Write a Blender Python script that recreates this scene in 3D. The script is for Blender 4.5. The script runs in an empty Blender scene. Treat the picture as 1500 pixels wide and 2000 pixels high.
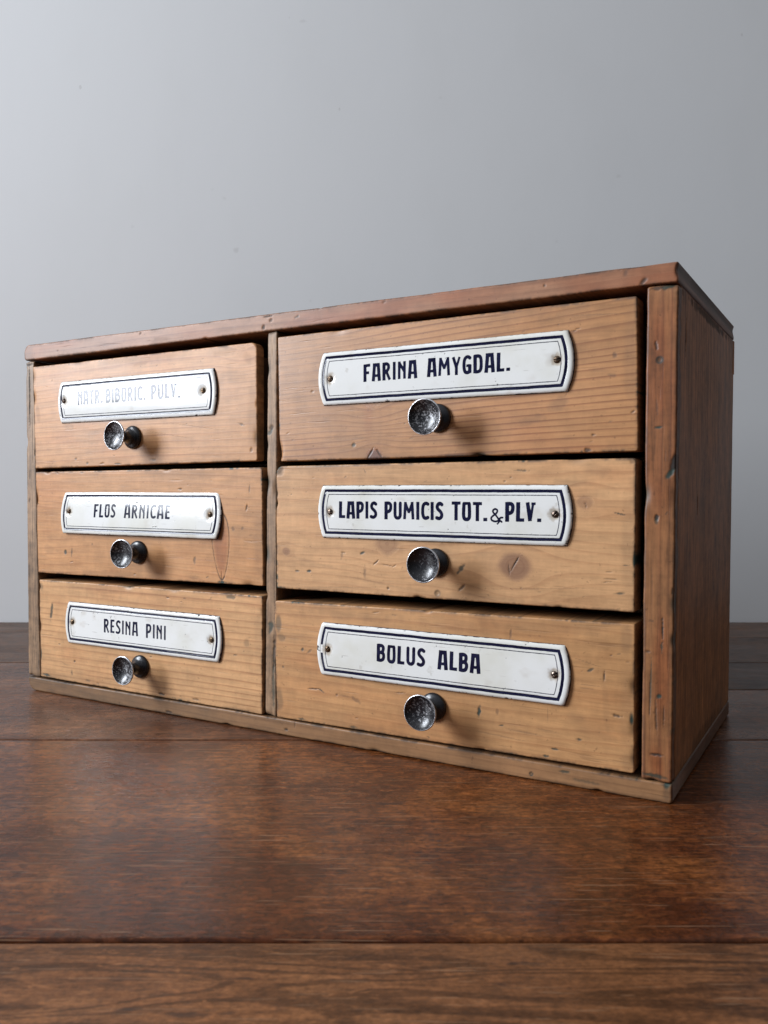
import bpy, math, random
import numpy as np
from mathutils import Vector, Matrix

# ------------------------------------------------------------------ scene, camera, light
scene = bpy.context.scene
COL = scene.collection
MM = 0.001
YAW, PITCH = -0.52171, 0.02868
CAMP = Vector((0.56284, -0.42914, 0.15546))
Fh = Vector((math.sin(YAW), math.cos(YAW), 0))          # level forward direction of the camera
Rh = Vector((math.cos(YAW), -math.sin(YAW), 0))         # to the right, parallel to the wall
cam_d = bpy.data.cameras.new('camera')
cam = bpy.data.objects.new('camera', cam_d); COL.objects.link(cam)
fwd = Fh * math.cos(PITCH) - Vector((0, 0, math.sin(PITCH)))
up = Rh.cross(fwd)
cam.matrix_world = Matrix.Translation(CAMP) @ Matrix((Rh, up, -fwd)).transposed().to_4x4()
cam_d.sensor_fit = 'VERTICAL'; cam_d.sensor_height = 36; cam_d.sensor_width = 27
cam_d.lens = 1659.1 / 2000 * 36
cam_d.clip_start = 0.01; cam_d.clip_end = 50
cam_d.dof.use_dof = True; cam_d.dof.focus_distance = 0.56; cam_d.dof.aperture_fstop = 22
scene.camera = cam

world = bpy.data.worlds.new('World'); scene.world = world
world.use_nodes = True
bg = world.node_tree.nodes['Background']
# a dim room: pale ceiling and window wall (left and above) brighter than the floor side
wt = world.node_tree
tcw = wt.nodes.new('ShaderNodeTexCoord'); sx = wt.nodes.new('ShaderNodeSeparateXYZ'); wt.links.new(tcw.outputs['Generated'], sx.inputs[0])
mr = wt.nodes.new('ShaderNodeMapRange'); mr.interpolation_type = 'SMOOTHSTEP'
for i_, q_ in enumerate((0, .05, .8, .13, .62)):
    if i_: mr.inputs[i_].default_value = q_
wt.links.new(sx.outputs[2], mr.inputs[0])
dl = wt.nodes.new('ShaderNodeVectorMath'); dl.operation = 'DOT_PRODUCT'; wt.links.new(tcw.outputs['Generated'], dl.inputs[0]); dl.inputs[1].default_value = (-.85, -.5, 0)
ml = wt.nodes.new('ShaderNodeMapRange'); 
for i_, q_ in enumerate((0, -1, 1, .32, 1.02)):
    if i_: ml.inputs[i_].default_value = q_
wt.links.new(dl.outputs['Value'], ml.inputs[0])
mu = wt.nodes.new('ShaderNodeMath'); mu.operation = 'MULTIPLY'; wt.links.new(mr.outputs[0], mu.inputs[0]); wt.links.new(ml.outputs[0], mu.inputs[1])
wt.links.new(mu.outputs[0], bg.inputs['Strength'])
bg.inputs['Color'].default_value = (0.93, 0.965, 1.03, 1)

def area(name, loc, target, w, h, power, color):
    d = bpy.data.lights.new(name, 'AREA'); d.shape = 'RECTANGLE'; d.size = w; d.size_y = h
    d.energy = power; d.color = color
    o = bpy.data.objects.new(name, d); COL.objects.link(o)
    o.location = loc
    o.rotation_euler = (Vector(target) - Vector(loc)).to_track_quat('-Z', 'Y').to_euler()
    return o
# the window the room has, front left of the cabinet, its lower edge about 0.2 m above the plates
az = math.radians(-46)
WD = 1.5
wx, wy = 0.12 + WD * math.sin(az), -WD * math.cos(az)
area('window_light', (wx, wy, 0.335 + 0.55), (wx + 1.0 * math.cos(math.radians(-8)), wy + 1.0 * math.sin(math.radians(-8)), 0.86), 0.74, 1.10, 77, (0.90, 0.955, 1.03))

scene.view_settings.view_transform = 'Standard'; scene.view_settings.look = 'None'
scene.view_settings.exposure = 0.0; scene.view_settings.gamma = 1
scene.render.engine = 'CYCLES'

# ------------------------------------------------------------------ numpy noise
def vnoise(x, y, seed=0):
    xi = np.floor(x).astype(np.int64); yi = np.floor(y).astype(np.int64)
    fx = x - xi; fy = y - yi
    fx = fx * fx * (3 - 2 * fx); fy = fy * fy * (3 - 2 * fy)
    def h(a, b):
        n = (a * 374761393 + b * 668265263 + seed * 982451653) & 0x7fffffff
        n = (n ^ (n >> 13)) * 1274126177 & 0x7fffffff
        n = (n ^ (n >> 16)) & 0xffff
        return n / 65535.0 * 2 - 1
    return (h(xi, yi) * (1 - fx) + h(xi + 1, yi) * fx) * (1 - fy) + (h(xi, yi + 1) * (1 - fx) + h(xi + 1, yi + 1) * fx) * fy
def fbm(x, y, seed=0, o=3):
    s = 0; a = 1; n = 0
    for i in range(o):
        s = s + a * vnoise(x * 2 ** i, y * 2 ** i, seed + 17 * i); n += a; a *= .5
    return s / n
def sstep(a, b, x):
    t = np.clip((x - a) / (b - a), 0, 1); return t * t * (3 - 2 * t)

# ------------------------------------------------------------------ node helper
class NT:
    def __init__(s, name):
        s.m = bpy.data.materials.new(name); s.m.use_nodes = True
        s.t = s.m.node_tree; s.b = s.t.nodes['Principled BSDF']
    def n(s, typ, **kw):
        d = s.t.nodes.new(typ)
        for k, v in kw.items():
            if k.startswith('i_'): pass
            else: setattr(d, k, v)
        return d
    def put(s, sock, v):
        if hasattr(v, 'links') or isinstance(v, bpy.types.NodeSocket): s.t.links.new(v, sock)
        else: sock.default_value = v
    def math(s, op, a, b=None, c=None, clamp=False):
        d = s.n('ShaderNodeMath', operation=op, use_clamp=clamp)
        for i, v in enumerate((a, b, c)):
            if v is not None: s.put(d.inputs[i], v)
        return d.outputs[0]
    def ramp(s, v, lo, hi, a=0.0, b=1.0):
        d = s.n('ShaderNodeMapRange', interpolation_type='SMOOTHSTEP')
        for i, q in enumerate((v, lo, hi, a, b)): s.put(d.inputs[i], q)
        return d.outputs[0]
    def mix(s, f, a, b, mode='MIX'):
        d = s.n('ShaderNodeMix', data_type='RGBA', blend_type=mode)
        s.put(d.inputs[0], f)
        s.put(d.inputs[6], a if isinstance(a, bpy.types.NodeSocket) else (*a, 1)); s.put(d.inputs[7], b if isinstance(b, bpy.types.NodeSocket) else (*b, 1))
        return d.outputs[2]
    def attr(s, name):
        d = s.n('ShaderNodeAttribute', attribute_name=name); sp = s.n('ShaderNodeSeparateXYZ')
        s.t.links.new(d.outputs['Vector'], sp.inputs[0]); return sp.outputs
    def coords(s, scale, loc=(0, 0, 0)):
        c = s.n('ShaderNodeTexCoord'); m = s.n('ShaderNodeMapping')
        s.t.links.new(c.outputs['Object'], m.inputs[0]); m.inputs['Scale'].default_value = scale; m.inputs['Location'].default_value = loc
        return m.outputs[0]
    def noise(s, vec, scale=1.0, detail=3, rough=.55, dist=0.0):
        d = s.n('ShaderNodeTexNoise'); s.t.links.new(vec, d.inputs['Vector'])
        d.inputs['Scale'].default_value = scale; d.inputs['Detail'].default_value = detail; d.inputs['Roughness'].default_value = rough; d.inputs['Distortion'].default_value = dist
        return d.outputs[0]
    def bump(s, h, strength=.3, dist=.001, prev=None):
        d = s.n('ShaderNodeBump'); s.put(d.inputs['Height'], h); d.inputs['Strength'].default_value = strength; d.inputs['Distance'].default_value = dist
        if prev: s.t.links.new(prev, d.inputs['Normal'])
        return d.outputs[0]
    def out(s, color=None, rough=None, normal=None, **kw):
        if color is not None: s.put(s.b.inputs['Base Color'], color if isinstance(color, bpy.types.NodeSocket) else (*color, 1))
        if rough is not None: s.put(s.b.inputs['Roughness'], rough)
        if normal is not None: s.t.links.new(normal, s.b.inputs['Normal'])
        for k, v in kw.items(): s.put(s.b.inputs[k], v)
        return s.m

# ------------------------------------------------------------------ wood material (reads ring / knot / stain attributes)
def wood(name, early, late, axis='x', contrast=.6, rough=.42, seed=0.0, spec=.45, fibre=.22):
    m = NT(name)
    a = m.attr('grain'); b = m.attr('stain')
    if axis == 'x': fs, ms, bs = (14, 90, 260), (5, 40, 60), (9, 9, 22)
    elif axis == 'z': fs, ms, bs = (260, 90, 14), (60, 40, 5), (22, 9, 9)
    else: fs, ms, bs = (90, 14, 260), (40, 5, 60), (9, 9, 22)
    L = (seed, seed * 1.7, seed * .6)
    fine = m.noise(m.coords(tuple(3.2 * q for q in fs), L), 1, 4, .65)
    mid = m.noise(m.coords(ms, L), 1, 4, .6, .4)
    big = m.noise(m.coords(bs, L), 1, 3, .5)
    ph = m.math('ADD', a[0], m.math('MULTIPLY', m.math('SUBTRACT', mid, .5), .16))
    fr = m.math('FRACT', ph)
    up_ = m.ramp(fr, .45, .94); dn = m.ramp(fr, .94, 1.0, 1.0, 0.0)
    ring = m.math('MULTIPLY', up_, dn)
    ring = m.math('POWER', ring, 1.7)
    ringc = m.math('MULTIPLY', ring, m.ramp(big, .3, .68, contrast * .45, contrast * 1.1))
    col = m.mix(ringc, early, late)
    v = m.math('ADD', m.math('MULTIPLY', m.math('SUBTRACT', fine, .5), fibre * 2.4), m.math('MULTIPLY', m.math('SUBTRACT', mid, .5), fibre * 1.7))
    v = m.math('ADD', v, m.math('MULTIPLY', m.math('SUBTRACT', big, .5), .55))
    sw = (fs[2] * 1.2, 90, fs[0] * 3) if axis == 'x' else (fs[2] * 3, 90, fs[0] * 1.2)
    saw = m.noise(m.coords(sw, (L[0] + 2, L[1], L[2])), 1, 3, .6)
    mot = m.noise(m.coords((120, 120, 120), L), 1, 4, .7)
    v = m.math('ADD', v, m.math('MULTIPLY', m.math('SUBTRACT', saw, .5), fibre * .7))
    v = m.math('ADD', v, m.math('MULTIPLY', m.math('SUBTRACT', mot, .5), fibre * 2.2))
    st = (24, 60, 200) if axis == 'x' else (200, 60, 24)
    streak = m.noise(m.coords(st, (L[0] + 8, L[1] + 1, L[2])), 1, 4, .65, .3)
    v = m.math('ADD', v, m.math('MULTIPLY', m.math('SUBTRACT', streak, .5), fibre * 2.6))
    v = m.math('ADD', v, 1.0)
    vm = m.n('ShaderNodeVectorMath', operation='SCALE'); m.t.links.new(col, vm.inputs[0]); m.t.links.new(v, vm.inputs['Scale'])
    col = vm.outputs[0]
    # pore dashes
    pore = m.ramp(m.noise(m.coords(tuple(2.1 * q for q in fs), (L[0] + 5, L[1], L[2])), 1, 2, .5), .66, .76)
    col = m.mix(m.math('MULTIPLY', pore, .28), col, tuple(.45 * q for q in late))
    speck = m.ramp(m.noise(m.coords((420, 420, 420), L), 1, 2, .5), .70, .76)
    col = m.mix(m.math('MULTIPLY', speck, .35), col, tuple(.3 * q for q in late))
    # old stains soaked into the wood
    stn = m.ramp(m.noise(m.coords((22, 22, 40) if axis == 'x' else (40, 22, 22), (L[0] + 11, L[1], L[2] + 4)), 1, 4, .6, .5), .55, .75)
    col = m.mix(m.math('MULTIPLY', stn, .3), col, m.mix(1.0, col, (.62, .50, .42), 'MULTIPLY'))
    # red and grey tone patches
    hue = m.n('ShaderNodeSeparateXYZ')
    col = m.mix(b[1], col, m.mix(1.0, col, (.90, .66, .55), 'MULTIPLY'))
    col = m.mix(b[2], col, m.mix(1.0, col, (.62, .68, .76), 'MULTIPLY'))
    # knot
    col = m.mix(m.math('MULTIPLY', a[1], .82), col, m.mix(mid, (.10, .045, .03), (.22, .10, .065)))
    # dark grime / dents and blue green paint left in pores
    dk = m.math('MULTIPLY', a[2], m.ramp(fine, .25, .6, .7, 1.0), clamp=True)
    col = m.mix(dk, col, (.022, .017, .014))
    col = m.mix(b[0], col, m.mix(fine, (.008, .022, .019), (.035, .065, .052)))
    r = m.math('ADD', rough, m.math('MULTIPLY', m.math('SUBTRACT', big, .5), .22))
    r = m.math('ADD', r, m.math('MULTIPLY', dk, .2))
    h = m.math('ADD', m.math('MULTIPLY', ring, .12), m.math('MULTIPLY', fine, .6))
    h = m.math('SUBTRACT', h, m.math('MULTIPLY', pore, .8))
    h = m.math('SUBTRACT', h, m.math('MULTIPLY', dk, 1.0))
    nr = m.bump(h, .4, .00018)
    nr = m.bump(mid, .2, .0005, nr)
    return m.out(col, r, nr, **{'Specular IOR Level': spec})

# ------------------------------------------------------------------ mesh helpers
def mesh_np(name, V, F, attrs=None, smooth=True):
    """V (n,3) metres, F list of (k,4|3) index arrays; attrs dict name->(n,3)"""
    me = bpy.data.meshes.new(name)
    me.vertices.add(len(V)); me.vertices.foreach_set('co', np.asarray(V, np.float32).ravel())
    loops = np.concatenate([f.ravel() for f in F]); tot = np.concatenate([np.full(len(f), f.shape[1]) for f in F])
    st = np.concatenate([[0], np.cumsum(tot)[:-1]])
    me.loops.add(len(loops)); me.loops.foreach_set('vertex_index', loops.astype(np.int32))
    me.polygons.add(len(tot)); me.polygons.foreach_set('loop_start', st.astype(np.int32)); me.polygons.foreach_set('loop_total', tot.astype(np.int32))
    me.update(calc_edges=True); me.validate()
    me.polygons.foreach_set('use_smooth', np.full(len(me.polygons), smooth))
    for k, v in (attrs or {}).items():
        at = me.attributes.new(k, 'FLOAT_VECTOR', 'POINT'); at.data.foreach_set('vector', np.asarray(v, np.float32).ravel())
    return me
def link(name, me, mat, parent=None, loc=None, label=None):
    o = bpy.data.objects.new(name, me); COL.objects.link(o)
    if mat and not me.materials: me.materials.append(mat)
    if parent: o.parent = parent
    if loc: o.location = loc
    if label: o['label'] = label
    return o
def joinm(name, meshes):
    """concatenate (V,F,attrs) tuples"""
    Vs, Fs, A = [], [], {}; off = 0
    for V, F, at in meshes:
        Vs.append(V); Fs += [f + off for f in F]; off += len(V)
        for k in at: A.setdefault(k, []).append(at[k])
    return mesh_np(name, np.concatenate(Vs), Fs, {k: np.concatenate(v) for k, v in A.items()})

def spaced(L, res, r):
    e = [0, .06 * r, .2 * r, .42 * r, .7 * r, r]
    n = max(2, int((L - 2 * r) / res)); midp = np.linspace(r, L - r, n + 1)
    return np.concatenate([e[:-1], midp, [L - q for q in e[:-1]][::-1]])

def board(corners, T, M, grain=None, marks=(), res=.5, r=.8, rc=None, wob=.22, seed=0, axis=0, edge_dirt=.5, grey=None, red=None, green_edge=.15, chips=4, back=True, end=.6):
    """One worn board. corners TL,TR,BR,BL in local mm (a,b); T thickness mm; M maps (a,b,w) mm -> world mm.
    grain: dict(sp, amp, knots=[(a,b,r,dark)], cath=(a0,b0,k,j)); marks: (a,b,len,wid,angle,kind,strength)"""
    TL, TR, BR, BL = [np.array(c, float) for c in corners]
    LA = (np.linalg.norm(TR - TL) + np.linalg.norm(BR - BL)) / 2; LB = (np.linalg.norm(TL - BL) + np.linalg.norm(TR - BR)) / 2
    rc = rc or r * 1.3
    ua = spaced(LA, res, r); ub = spaced(LB, res, r)
    A, B = np.meshgrid(ua, ub, indexing='ij'); na, nb = A.shape
    rcs = rc if isinstance(rc, (tuple, list)) else (rc,) * 4       # TL TR BR BL
    cx, cy = A - LA / 2, B - LB / 2
    RC = np.where(cy > 0, np.where(cx < 0, rcs[0], rcs[1]), np.where(cx > 0, rcs[2], rcs[3]))
    qx = np.abs(cx) - LA / 2 + RC; qy = np.abs(cy) - LB / 2 + RC
    qxp, qyp = np.maximum(qx, 0), np.maximum(qy, 0); ql = np.hypot(qxp, qyp)
    sd = ql - RC + np.minimum(np.maximum(qx, qy), 0)
    k = np.where((sd > 0) & (ql > 1e-6), RC / np.maximum(ql, 1e-6), 1.0)
    A2 = A + np.sign(cx) * (k - 1) * qxp; B2 = B + np.sign(cy) * (k - 1) * qyp
    d = np.maximum(-sd, 0)
    # local coordinate frame position (bilinear)
    s, t = A2 / LA, B2 / LB
    P = (BL[None, None] * ((1 - s) * (1 - t))[..., None] + BR * (s * (1 - t))[..., None] + TR * (s * t)[..., None] + TL * ((1 - s) * t)[..., None])
    pa, pb = P[..., 0].copy(), P[..., 1].copy()
    # edge wobble
    fall = np.exp(-d / 3.0)
    wa = fbm(pb / 14, pa * 0 + np.where(cx < 0, 3, 9), seed, 3) * wob * (np.abs(cx) > LA / 2 - 6)
    wb = fbm(pa / 22, pb * 0 + np.where(cy < 0, 5, 11), seed + 3, 4) * wob * (np.abs(cy) > LB / 2 - 6)
    w = -(r - np.sqrt(np.maximum(r * r - (r - np.minimum(d, r)) ** 2, 0)))
    dirt = np.zeros_like(A); grn = np.zeros_like(A); redm = np.zeros_like(A); gry = np.zeros_like(A); knot = np.zeros_like(A)
    # chips along the edges
    rng = random.Random(seed + 99)
    for i in range(chips):
        side = rng.choice('abcd'); f = rng.random()
        ca, cb = {'a': (0, f * LB), 'b': (LA, f * LB), 'c': (f * LA, 0), 'd': (f * LA, LB)}[side]
        rr = rng.uniform(.8, 2.6) * (1 if LB > 15 else .7)
        g = np.exp(-(((A - ca) / (rr * (2.2 if side in 'cd' else 1))) ** 2 + ((B - cb) / (rr * (1 if side in 'cd' else 2.2))) ** 2))
        amt = rng.uniform(.25, .8)
        w = w - g * amt * 1.1
        if side == 'a': pa = pa + g * amt * .6
        if side == 'b': pa = pa - g * amt * .6
        if side == 'c': pb = pb + g * amt * .6
        if side == 'd': pb = pb - g * amt * .6
        dirt = np.maximum(dirt, g * rng.uniform(.1, .8))
        if rng.random() < .4: grn = np.maximum(grn, g * rng.uniform(.2, .8))
    pa = pa + wa * fall; pb = pb + wb * fall
    # grime that sits on worn edges
    en = fbm(pa / 9, pb / 9, seed + 7, 3) + .5 * fbm(pa / 1.6, pb / 1.6, seed + 8, 2)
    dirt = np.maximum(dirt, edge_dirt * 1.15 * sstep(2.0, 0, d) * sstep(-.5, .6, en))
    dirt = np.maximum(dirt, edge_dirt * .35 * sstep(5, 0, d) * sstep(.1, .9, en))
    grn = np.maximum(grn, green_edge * 3 * sstep(2.0, 0, d) * sstep(.45, .9, fbm(pa / 12 + 40, pb / 12, seed + 5, 3) + .4 * fbm(pa / 1.5, pb / 1.5, seed + 6, 2)))
    # grain
    g = dict(sp=3.8, amp=2.0, knots=(), cath=None, lean=0.0); g.update(grain or {})
    U, V_ = (pa, pb) if axis == 0 else (pb, pa)
    warp = fbm(U / 130, V_ / 30, seed + 20, 2) * g['amp'] * 1.2 + fbm(U / 40, V_ / 14, seed + 21, 2) * g['amp'] * .07
    VV = V_ + warp + g['lean'] * U
    for (ku, kv, kr, kd) in g['knots']:
        uu, vv = (U - ku), (V_ - kv)
        G = np.exp(-((uu / (kr * 2.6)) ** 2 + (vv / (kr * 2.1)) ** 2))
        VV = VV - vv * G * .9 + 0.0
        rr = np.hypot(uu / 1.15, vv) * (1 + .12 * fbm(uu / kr + 9, vv / kr, seed + 31, 2))
        K = sstep(kr * 1.0, kr * .62, rr)
        halo = np.exp(-(rr / (kr * 1.5)) ** 2)
        VV = VV * (1 - K) + (rr * 1.6) * K
        knot = np.maximum(knot, (K * .8 + halo * .28) * kd)
    if g['cath']:
        a0, b0, kk, jj = g['cath']
        ring = ((VV - b0) ** 2 * kk + (U - a0) * jj) / g['sp']
    else:
        ring = VV / g['sp']
    # irregular ring spacing
    ring = ring + .35 * np.sin(ring * .83 + seed) + .3 * vnoise(ring * .37, ring * 0, seed + 2)
    # marks
    for (ma, mb, ln, wd, ang, kind, st) in marks:
        ca, sa = math.cos(math.radians(ang)), math.sin(math.radians(ang))
        x = (pa - ma) * ca + (pb - mb) * sa; y = -(pa - ma) * sa + (pb - mb) * ca
        near = (np.abs(x) < ln * 1.6 + 1) & (np.abs(y) < wd * 1.6 + 1)
        if not near.any(): continue
        e = np.hypot(x / ln, y / wd) + .45 * fbm(pa / max(wd, .35) / 1.2 + ma, pb / max(wd, .35) / 1.2 + mb, seed + 41, 2)
        mk = sstep(1.15, .45, e) * st * near
        if kind == 'd': dirt = np.maximum(dirt, mk); w = w - mk * .28
        elif kind == 'g': grn = np.maximum(grn, mk); dirt = np.maximum(dirt, mk * .35); w = w - mk * .15
        elif kind == 's': dirt = np.maximum(dirt, mk * .55)
        elif kind == 'r': redm = np.maximum(redm, sstep(1.3, .2, e) * st)
        elif kind == 'y': gry = np.maximum(gry, sstep(1.3, .2, e) * st)
        elif kind == 'ring':      # teardrop split round an intergrown knot
            e2 = np.hypot(x / ln, y / (wd * (1 - .35 * np.clip(x / ln, -1, 1)))); mk = np.exp(-((e2 - .92) / .035) ** 2) * st * (np.abs(x) < ln * 1.2) * (.6 + .4 * (fbm(pa / 3, pb / 3, seed, 2) > -.2))
            dirt = np.maximum(dirt, mk); redm = np.maximum(redm, sstep(1.05, .5, e2) * .8); dirt = np.maximum(dirt, sstep(1.02, .5, e2) * .20 * (1 + .5 * fbm(pa / 2, pb / 9, seed + 3, 2))); w = w - mk * .15
        elif kind == 'n':         # nail head: ring with a sunken middle
            e3 = np.hypot(x, y); dirt = np.maximum(dirt, np.exp(-((e3 - ln) / (ln * .3)) ** 2) * st); w = w - sstep(ln, ln * .5, e3) * .3
            grn = np.maximum(grn, sstep(ln * 1.6, ln * .6, e3) * st * .5)
    if red: redm = np.maximum(redm, red[0] * sstep(red[1], red[1] + .7, fbm(pa / 45, pb / 16 if axis == 0 else pb / 60, seed + 51, 3)))
    if grey:
        gm = grey(pa, pb); gry = np.maximum(gry, np.clip(gm * (1 + .5 * fbm(pa / 18, pb / 8, seed + 52, 3)), 0, 1))
    w = w + .05 * fbm(pa / 20, pb / 20, seed + 60, 2)
    idx = np.arange(na * nb).reshape(na, nb)
    Vf = np.stack([pa, pb, w], -1).reshape(-1, 3)
    Q = np.stack([idx[:-1, :-1], idx[1:, :-1], idx[1:, 1:], idx[:-1, 1:]], -1).reshape(-1, 4)
    G1 = np.stack([ring, knot, np.clip(dirt, 0, 1)], -1).reshape(-1, 3); G2 = np.stack([np.clip(grn, 0, 1), np.clip(redm, 0, 1), np.clip(gry, 0, 1)], -1).reshape(-1, 3)
    loop = np.concatenate([idx[:, 0], idx[-1, 1:], idx[-2::-1, -1], idx[0, -2:0:-1]])
    rows = [loop]; Vs = [Vf]; A1 = [G1]; A2_ = [G2]; n0 = len(Vf); Fs = [Q]
    for w_ in [-r * 1.05] + list(np.linspace(0, 1, 5)[1:] * -(T - r) - r):
        vv = Vf[loop].copy(); vv[:, 2] = np.minimum(vv[:, 2], w_)
        g1 = G1[loop].copy(); g1[:, 2] *= .6; rt = (A.ravel()[loop] > LA - .3 * r); g1[:, 2] = np.where(rt, np.maximum(g1[:, 2], end * (.75 + .45 * fbm(vv[:, 1] / 2.2, vv[:, 1] * 0 + w_ / 3, seed + 70, 2))), g1[:, 2])
        Vs.append(vv); A1.append(g1); A2_.append(G2[loop]); new = np.arange(n0, n0 + len(loop)); n0 += len(loop)
        o = rows[-1]
        Fs.append(np.stack([o, np.roll(o, -1), np.roll(new, -1), new], -1)[:, ::-1]); rows.append(new)
    if back:
        vb = Vs[-1].copy(); c = vb.mean(0, keepdims=True)
        Vs.append(np.concatenate([vb, c])); A1.append(np.concatenate([A1[-1], A1[-1][:1]])); A2_.append(np.concatenate([A2_[-1], A2_[-1][:1]]))
        nl = np.arange(n0, n0 + len(loop)); ce = n0 + len(loop); n0 += len(loop) + 1
        Fs.append(np.stack([nl, np.full(len(nl), ce), np.roll(nl, -1)], -1)[:, ::-1])
    Vl = np.concatenate(Vs); W_ = M(Vl[:, 0], Vl[:, 1], Vl[:, 2]) * MM
    # keep outward orientation whatever the mapping
    o = M(np.array([0., 1, 0, 0]), np.array([0., 0, 1, 0]), np.array([0., 0, 0, 1]))
    if np.dot(np.cross(o[1] - o[0], o[2] - o[0]), o[3] - o[0]) < 0: Fs = [f[:, ::-1] for f in Fs]
    Fs = [f if True else f for f in Fs]
    return W_, Fs, {'grain': np.concatenate(A1), 'stain': np.concatenate(A2_)}

def front_map(y):   # a=x, b=z, w towards the viewer
    return lambda a, b, w: np.stack([a, y - w, b], -1)
def side_map(x):    # a=y, b=z, w towards +x
    return lambda a, b, w: np.stack([x + w, a, b], -1)
def rect(x0, x1, z0, z1): return [(x0, z1), (x1, z1), (x1, z0), (x0, z0)]

# ------------------------------------------------------------------ wood kinds
PINE_E, PINE_L = (.53, .268, .115), (.30, .112, .04)
W_DRAWER = [wood('drawer_pine', PINE_E, PINE_L, 'x', c_, .42, s) for s, c_ in ((0.0, .5), (3.1, .35), (6.3, .6), (9.2, .8), (12.7, .32), (15.1, .3))]
W_DRAWER[2] = wood('drawer_pine_pale', (.60, .335, .156), (.32, .138, .056), 'x', .6, .44, 6.3)
W_DRAWER[4] = wood('drawer_pine_smooth', (.57, .318, .150), (.34, .152, .066), 'x', .35, .44, 12.7)
W_DRAWER[3] = wood('drawer_pine_strong_rings', (.45, .215, .084), (.23, .085, .03), 'x', .75, .44, 9.2, spec=.6)
W_DRAWER[5] = wood('drawer_pine_yellow', (.51, .264, .108), (.29, .118, .043), 'x', .35, .46, 15.1, spec=.6)
W_TOP = wood('top_board_wood', (.34, .165, .088), (.19, .075, .04), 'x', .45, .45, 21, spec=.45)
W_BOT = wood('bottom_board_wood', (.31, .158, .070), (.17, .08, .036), 'x', .4, .5, 25)
W_POST = wood('post_wood', (.26, .115, .046), (.15, .055, .025), 'z', .7, .45, 31, fibre=.45, spec=.45)
W_SIDE = wood('side_wood', (.36, .145, .052), (.18, .068, .025), 'z', .6, .5, 35, fibre=.55, spec=.15)
W_STILE = wood('stile_wood', (.29, .178, .10), (.17, .10, .055), 'z', .6, .5, 38, fibre=.6, spec=.5)
W_INNER = NT('inner_wood').out((.10, .065, .04), .8)

# ------------------------------------------------------------------ enamel plates: flat print as a distance field
def bez(pts, n=6):
    """Catmull-Rom through the points"""
    p = [pts[0]] + list(pts) + [pts[-1]]; out = []
    for i in range(1, len(p) - 2):
        a, b, c, d = [np.array(q, float) for q in p[i - 1:i + 3]]
        for k in range(n):
            t = k / n
            out.append(.5 * ((2 * b) + (c - a) * t + (2 * a - 5 * b + 4 * c - d) * t * t + (-a + 3 * b - 3 * c + d) * t ** 3))
    out.append(np.array(pts[-1], float)); return out
h = .098
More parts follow.
